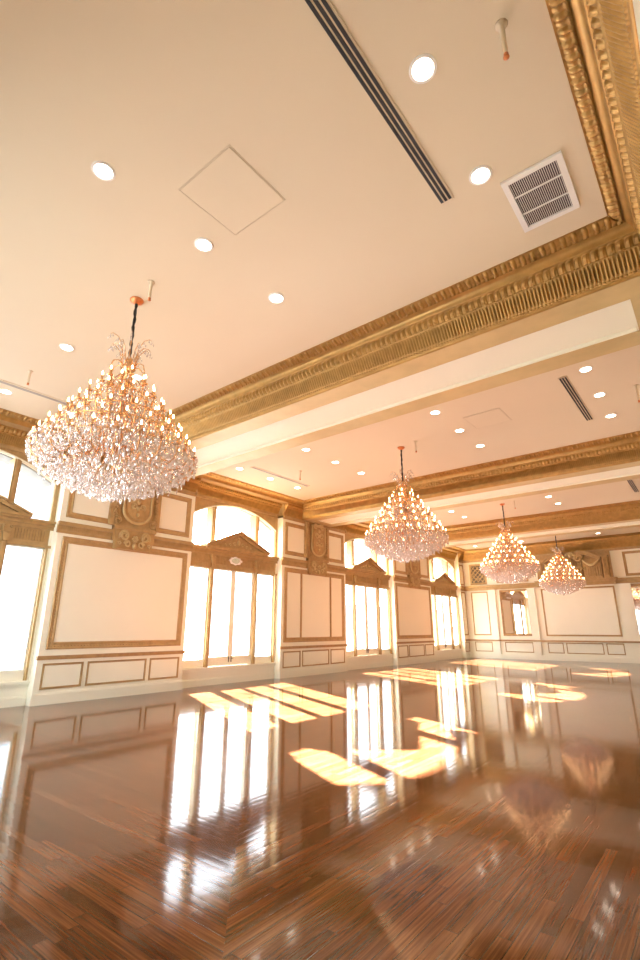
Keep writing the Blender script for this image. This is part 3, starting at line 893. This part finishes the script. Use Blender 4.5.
def make_chandelier():
    root = empty('crystal_chandelier'); cr = MB()
    Z = lambda z: z-ZC
    mb = MB(); mb.lathe([(.02, -.07), (.05, -.055), (.085, -.03), (.095, -.012), (.095, 0)], n=24); mb.build('canopy', M['copper'], root, True)
    mb = MB(); pts = [(.003*math.sin(i*1.3), .003*math.cos(i*1.1), -.05-i*.045) for i in range(24)]
    mb.tube(pts, [.021+.005*math.sin(i*2.2) for i in range(24)], 8); mb.build('cord', M['black'], root, True)
    mb = MB(); mb.lathe([(.02, Z(5.18)), (.05, Z(5.12)), (.03, Z(5.06)), (.09, Z(5.02)), (.10, Z(4.98)), (.04, Z(4.92)), (.03, Z(4.5)), (.06, Z(4.4)), (.03, Z(4.3)), (.04, Z(3.9)), (.09, Z(3.8)), (.05, Z(3.7)), (.02, Z(3.4))], n=16)
    mb.build('centre_column', M['brass'], root, True)
    # flaring crown fronds with a few drops each
    for k in range(12):
        a = 2*PI*k/12; ca, sa = math.cos(a), math.sin(a); up = .40 if k % 2 else .30
        fl = .27 if k % 2 else .20
        mb = MB()
        pr = [(.09, 0), (.10, .35*up), (.13, .7*up), (.19, .95*up), (fl, up), (fl+.035, up*.93)]
        mb.tube([(r*ca, r*sa, Z(5.02)+z) for r, z in pr], [.008, .007, .006, .006, .005, .004], 5)
        o = mb.build('crown_frond', M['brass'], root, True)
        for (r, z) in pr[1:]:
            put_crystal(cr, (r*ca, r*sa, Z(5.02)+z-.005), .06, .014, a)
            put_crystal(cr, ((r+.03)*ca, (r+.03)*sa, Z(5.02)+z-.05), .05, .012, a+1)
    for k in range(6):      # lyre scrolls under the crown
        a = 2*PI*(k+.5)/6; ca, sa = math.cos(a), math.sin(a)
        mb = MB(); pr = [(.08, 5.02), (.15, 5.06), (.22, 5.02), (.25, 4.92), (.23, 4.80), (.19, 4.70), (.22, 4.62)]
        mb.tube([(r*ca, r*sa, Z(z)) for r, z in pr], .009, 5); mb.build('scroll', M['brass'], root, True)
    # hoops that carry the crystal tiers
    mb = MB()
    for r, z in ((.96, 3.72), (.80, 3.98), (.60, 4.22), (.40, 4.50)):
        mb.tube([(r*math.cos(t), r*math.sin(t), Z(z)) for t in np.linspace(0, 2*PI, 49)], .009, 5)
    for k in range(8):
        a = 2*PI*k/8; mb.tube([(r*math.cos(a), r*math.sin(a), Z(z)) for r, z in ((.96, 3.72), (.80, 3.98), (.60, 4.22), (.40, 4.50), (.1, 4.86))], .008, 5)
    mb.build('hoop_frame', M['brass'], root, True)
    # arms with candle and bulb
    cm = MB(); cm.lathe([(.013, -.13), (.040, -.115), (.044, -.105), (.016, -.095), (.014, -.09), (.014, -.03)], n=8)
    candle_me = cm.mesh('candle_sleeve', M['brass'], True)
    bm_ = MB(); bm_.lathe([(.005, -.03), (.010, -.016), (.0125, -.004), (.008, .016), (.002, .034)], n=8)
    bulb_me = bm_.mesh('bulb', M['bulb'], True)
    for ti, (R, zt, n) in enumerate(TIERS):
        am = MB()
        q = [(.05, zt+.04), (R*.30, zt-.10), (R*.55, zt-.30), (R*.80, zt-.36), (R*.95, zt-.30), (R, zt-.20), (R, zt-.12)]
        # smooth by sampling a Catmull curve
        P = [Vector((a, 0, Z(b))) for a, b in q]; pts = []
        for i in range(len(P)-1):
            p0, p1, p2, p3 = P[max(i-1,0)], P[i], P[i+1], P[min(i+2,len(P)-1)]
            for t in (0, .5):
                pts.append(.5*((2*p1)+(p2-p0)*t+(2*p0-5*p1+4*p2-p3)*t*t+(3*p1-p0-3*p2+p3)*t**3))
        pts.append(P[-1])
        am.tube(pts, .009, 5)
        arm_me = am.mesh('arm', M['brass'], True)
        for k in range(n):
            a = 2*PI*(k+.5*(ti % 2)+.13*ti)/n
            o = bpy.data.objects.new('arm', arm_me); COL.objects.link(o); o.parent = root; o.rotation_euler = (0, 0, a)
            for nm, me in (('candle_sleeve', candle_me), ('bulb', bulb_me)):
                c = bpy.data.objects.new(nm, me); COL.objects.link(c); c.parent = o; c.location = (R, 0, Z(zt)-.0)
            for j in range(6):      # drops round each drip pan
                b = a+j*PI/3; x, y = R*math.cos(a)+.045*math.cos(b), R*math.sin(a)+.045*math.sin(b)
                put_crystal(cr, (x, y, Z(zt)-.12), .065, .015, b)
            for t, dz in ((.86, .34), (.62, .32), (.40, .2)):
                rr = R*t; put_crystal(cr, (rr*math.cos(a), rr*math.sin(a), Z(zt)-dz), .10, .021, a)
                put_crystal(cr, (rr*math.cos(a+.03), rr*math.sin(a+.03), Z(zt)-dz-.09), .07, .016, a+1)
    # curtain of crystals forming the bowl
    single = MB(); put_crystal(single, (0, 0, 0), .105, .024, 0); pend_me = single.mesh('crystal_pendant', M['crystal'])
    count = 0; cand = []
    for layer in range(4):
        for R in np.arange(1.0, .04, -.085):
            n = max(3, int(2*PI*R/.085))
            for k in range(n):
                a = 2*PI*(k+random.random()*.5)/n; r = R+random.uniform(-.02, .02)
                z = zbot(R)+.10+layer*.13+random.uniform(-.03, .03)
                if z > Z(3.84): continue
                if layer >= 2 and R < .80: continue
                cand.append((layer, r, (r*math.cos(a), r*math.sin(a), z), a+random.random()))
    first = [c for c in cand if c[0] == 0 and c[1] > .70]
    for i, c in enumerate(cand):
        if c in first[:100] and count < 100:
            o = bpy.data.objects.new('crystal_pendant', pend_me); COL.objects.link(o); o.parent = root
            o.location = c[2]; o.rotation_euler = (0, 0, c[3]); count += 1
        else:
            L = random.uniform(.08, .115); put_crystal(cr, c[2], L, L*.23, c[3])
    # slanting skirts of drops between the tiers
    for t in np.linspace(0, 1, 10):
        R = .98*(1-t)+.24*t; z = 3.80*(1-t)+4.80*t
        n = int(2*PI*R/.06)
        for k in range(n):
            a = 2*PI*(k+random.random())/n; rr = max(.08, R-.14+random.uniform(-.12, .05))
            L = random.uniform(.05, .09); put_crystal(cr, (rr*math.cos(a), rr*math.sin(a), Z(z)-.14+random.uniform(-.04, .04)), L, L*.22, a)
    o = cr.build('crystal_drapery', M['crystal'], root); o['kind'] = 'stuff'
    mb = MB(); mb.lathe([(.002, Z(3.08)), (.035, Z(3.12)), (.04, Z(3.16)), (.01, Z(3.20)), (.008, Z(3.4))], n=12); mb.build('finial', M['crystal'], root, True)
    return root
chand = make_chandelier()
CL = ['large crystal chandelier nearest the camera, hanging at the left in front of the wide pier',
      'second crystal chandelier from the camera, hanging in front of the third window',
      'third crystal chandelier from the camera, hanging before the left mirror of the far wall',
      'smallest, farthest crystal chandelier, hanging in front of the carved overmantel']
def copy_tree(o, parent=None):
    c = o.copy(); COL.objects.link(c); c.parent = parent
    for ch in list(o.children): copy_tree(ch, c)
    return c
CY = [3.04, 10.69, 18.40, 26.0]
roots = [chand] + [copy_tree(chand) for _ in range(3)]
for r, y, l, a in zip(roots, CY, CL, (0, .3, .7, 1.1)):
    r.location = (-5.80, y, ZC); r.rotation_euler = (0, 0, a)
    tag(r, l, 'chandelier', 'crystal chandeliers down the middle of the hall')

# ------------------------------------------------------------------ outside the windows
GR = -9.0
mb = MB(); mb.box((-160, -120, GR-.3), (60, 180, GR)); struct(mb.build('ground', principled('street_asphalt', (.09, .09, .09), .9)))
RL = ['first window, at the left edge', 'second window', 'third window', 'fourth, farthest window']
for w, l in zip(WIN, RL):
    root = empty('balcony_railing', (XL-1.25, w, .30)); tag(root, 'dark iron balcony railing seen through the doors of the %s' % l, 'railing', 'balcony railings outside the windows')
    mb = MB(); mb.box((-.03, -2.0, .50), (.03, 2.0, .54)); mb.build('top_rail', M['iron'], root)
    mb = MB(); mb.box((-.02, -2.0, .06), (.02, 2.0, .09)); mb.build('bottom_rail', M['iron'], root)
    for k in range(27):
        u = -1.95+3.9*k/26; mb = MB(); r = .02 if k % 13 == 0 else .009
        mb.box((-r, u-r, 0 if k % 13 == 0 else .08), (r, u+r, .51)); mb.build('baluster', M['iron'], root)
    mb = MB(); mb.box((-1.4, -2.15, .12), (-.46, 2.15, .30)); o = mb.build(trim_name(), M['stone']); o.location = (XL, w, 0); struct(o)
def building(x0, y0, y1, top, label):
    root = empty('office_or_sun_blocker', (x0, (y0+y1)/2, GR)); tag(root, label, 'building')
    h = top-GR; w = (y1-y0)/2
    mb = MB(); mb.box((-14, -w, 0), (0, w, h)); mb.box((-.1, -w-.3, h-.6), (.4, w+.3, h)); mb.build('facade', M['facade'], root)
    rows = int(h/3.4); cols = int((y1-y0)/3.2)
    for i in range(rows):
        for k in range(cols):
            u = -w+(k+.5)*2*w/cols; z = 1.2+i*3.4
            mb = MB(); mb.box((-.02, u-.8, z), (.03, u+.8, z+1.9)); mb.build('window', M['facade_glass'], root)
building(-30, 9.6, 14.4, 16.5, 'narrow pale sun-blocking tower added outside the first window at the left edge')  # invented tower, added to keep direct sun out of the nearest bay
building(-42, 44, 92, 5.0, 'pale blue office building across the street, seen through the door glass')

# ------------------------------------------------------------------ light
wd = bpy.data.worlds.new('sky'); scene.world = wd; wd.use_nodes = True
nt = wd.node_tree; bg = nt.nodes['Background']
bg.inputs[0].default_value = (0.92, 0.96, 1.0, 1); bg.inputs[1].default_value = 18.0
sd = bpy.data.lights.new('sun', 'SUN'); sd.energy = 720; sd.angle = math.radians(.53); sd.color = (1, .98, .96)
so = bpy.data.objects.new('sun', sd); COL.objects.link(so)
so.rotation_euler = Vector((1.8, -.9, -1)).to_track_quat('-Z', 'Y').to_euler(); so.location = (-30, 20, 20)

# ------------------------------------------------------------------ camera
cd = bpy.data.cameras.new('camera'); cam = bpy.data.objects.new('camera', cd); COL.objects.link(cam)
yaw, pitch, roll = 0.672326, 0.296808, -0.000811
fw = Vector((-math.sin(yaw)*math.cos(pitch), math.cos(yaw)*math.cos(pitch), math.sin(pitch)))
rt = Vector((math.cos(yaw), math.sin(yaw), 0)); up = rt.cross(fw)
r2 = rt*math.cos(roll)+up*math.sin(roll); u2 = -rt*math.sin(roll)+up*math.cos(roll)
cam.matrix_world = Matrix(((r2.x, u2.x, -fw.x, 0), (r2.y, u2.y, -fw.y, 0), (r2.z, u2.z, -fw.z, 1.55), (0, 0, 0, 1)))
cd.sensor_fit = 'VERTICAL'; cd.sensor_height = 24; cd.lens = 24*488.494/960; cd.clip_start = .02; cd.clip_end = 500
scene.camera = cam

# ------------------------------------------------------------------ view
vs = scene.view_settings
scene.display_settings.display_device = 'sRGB'
vs.view_transform = 'Standard'; vs.look = 'None'; vs.gamma = 1; vs.use_curve_mapping = False; vs.exposure = -0.88
cy = scene.cycles
cy.max_bounces = 10; cy.diffuse_bounces = 5; cy.glossy_bounces = 5; cy.transmission_bounces = 6; cy.transparent_max_bounces = 24
cy.use_denoising = True; cy.sample_clamp_indirect = 12
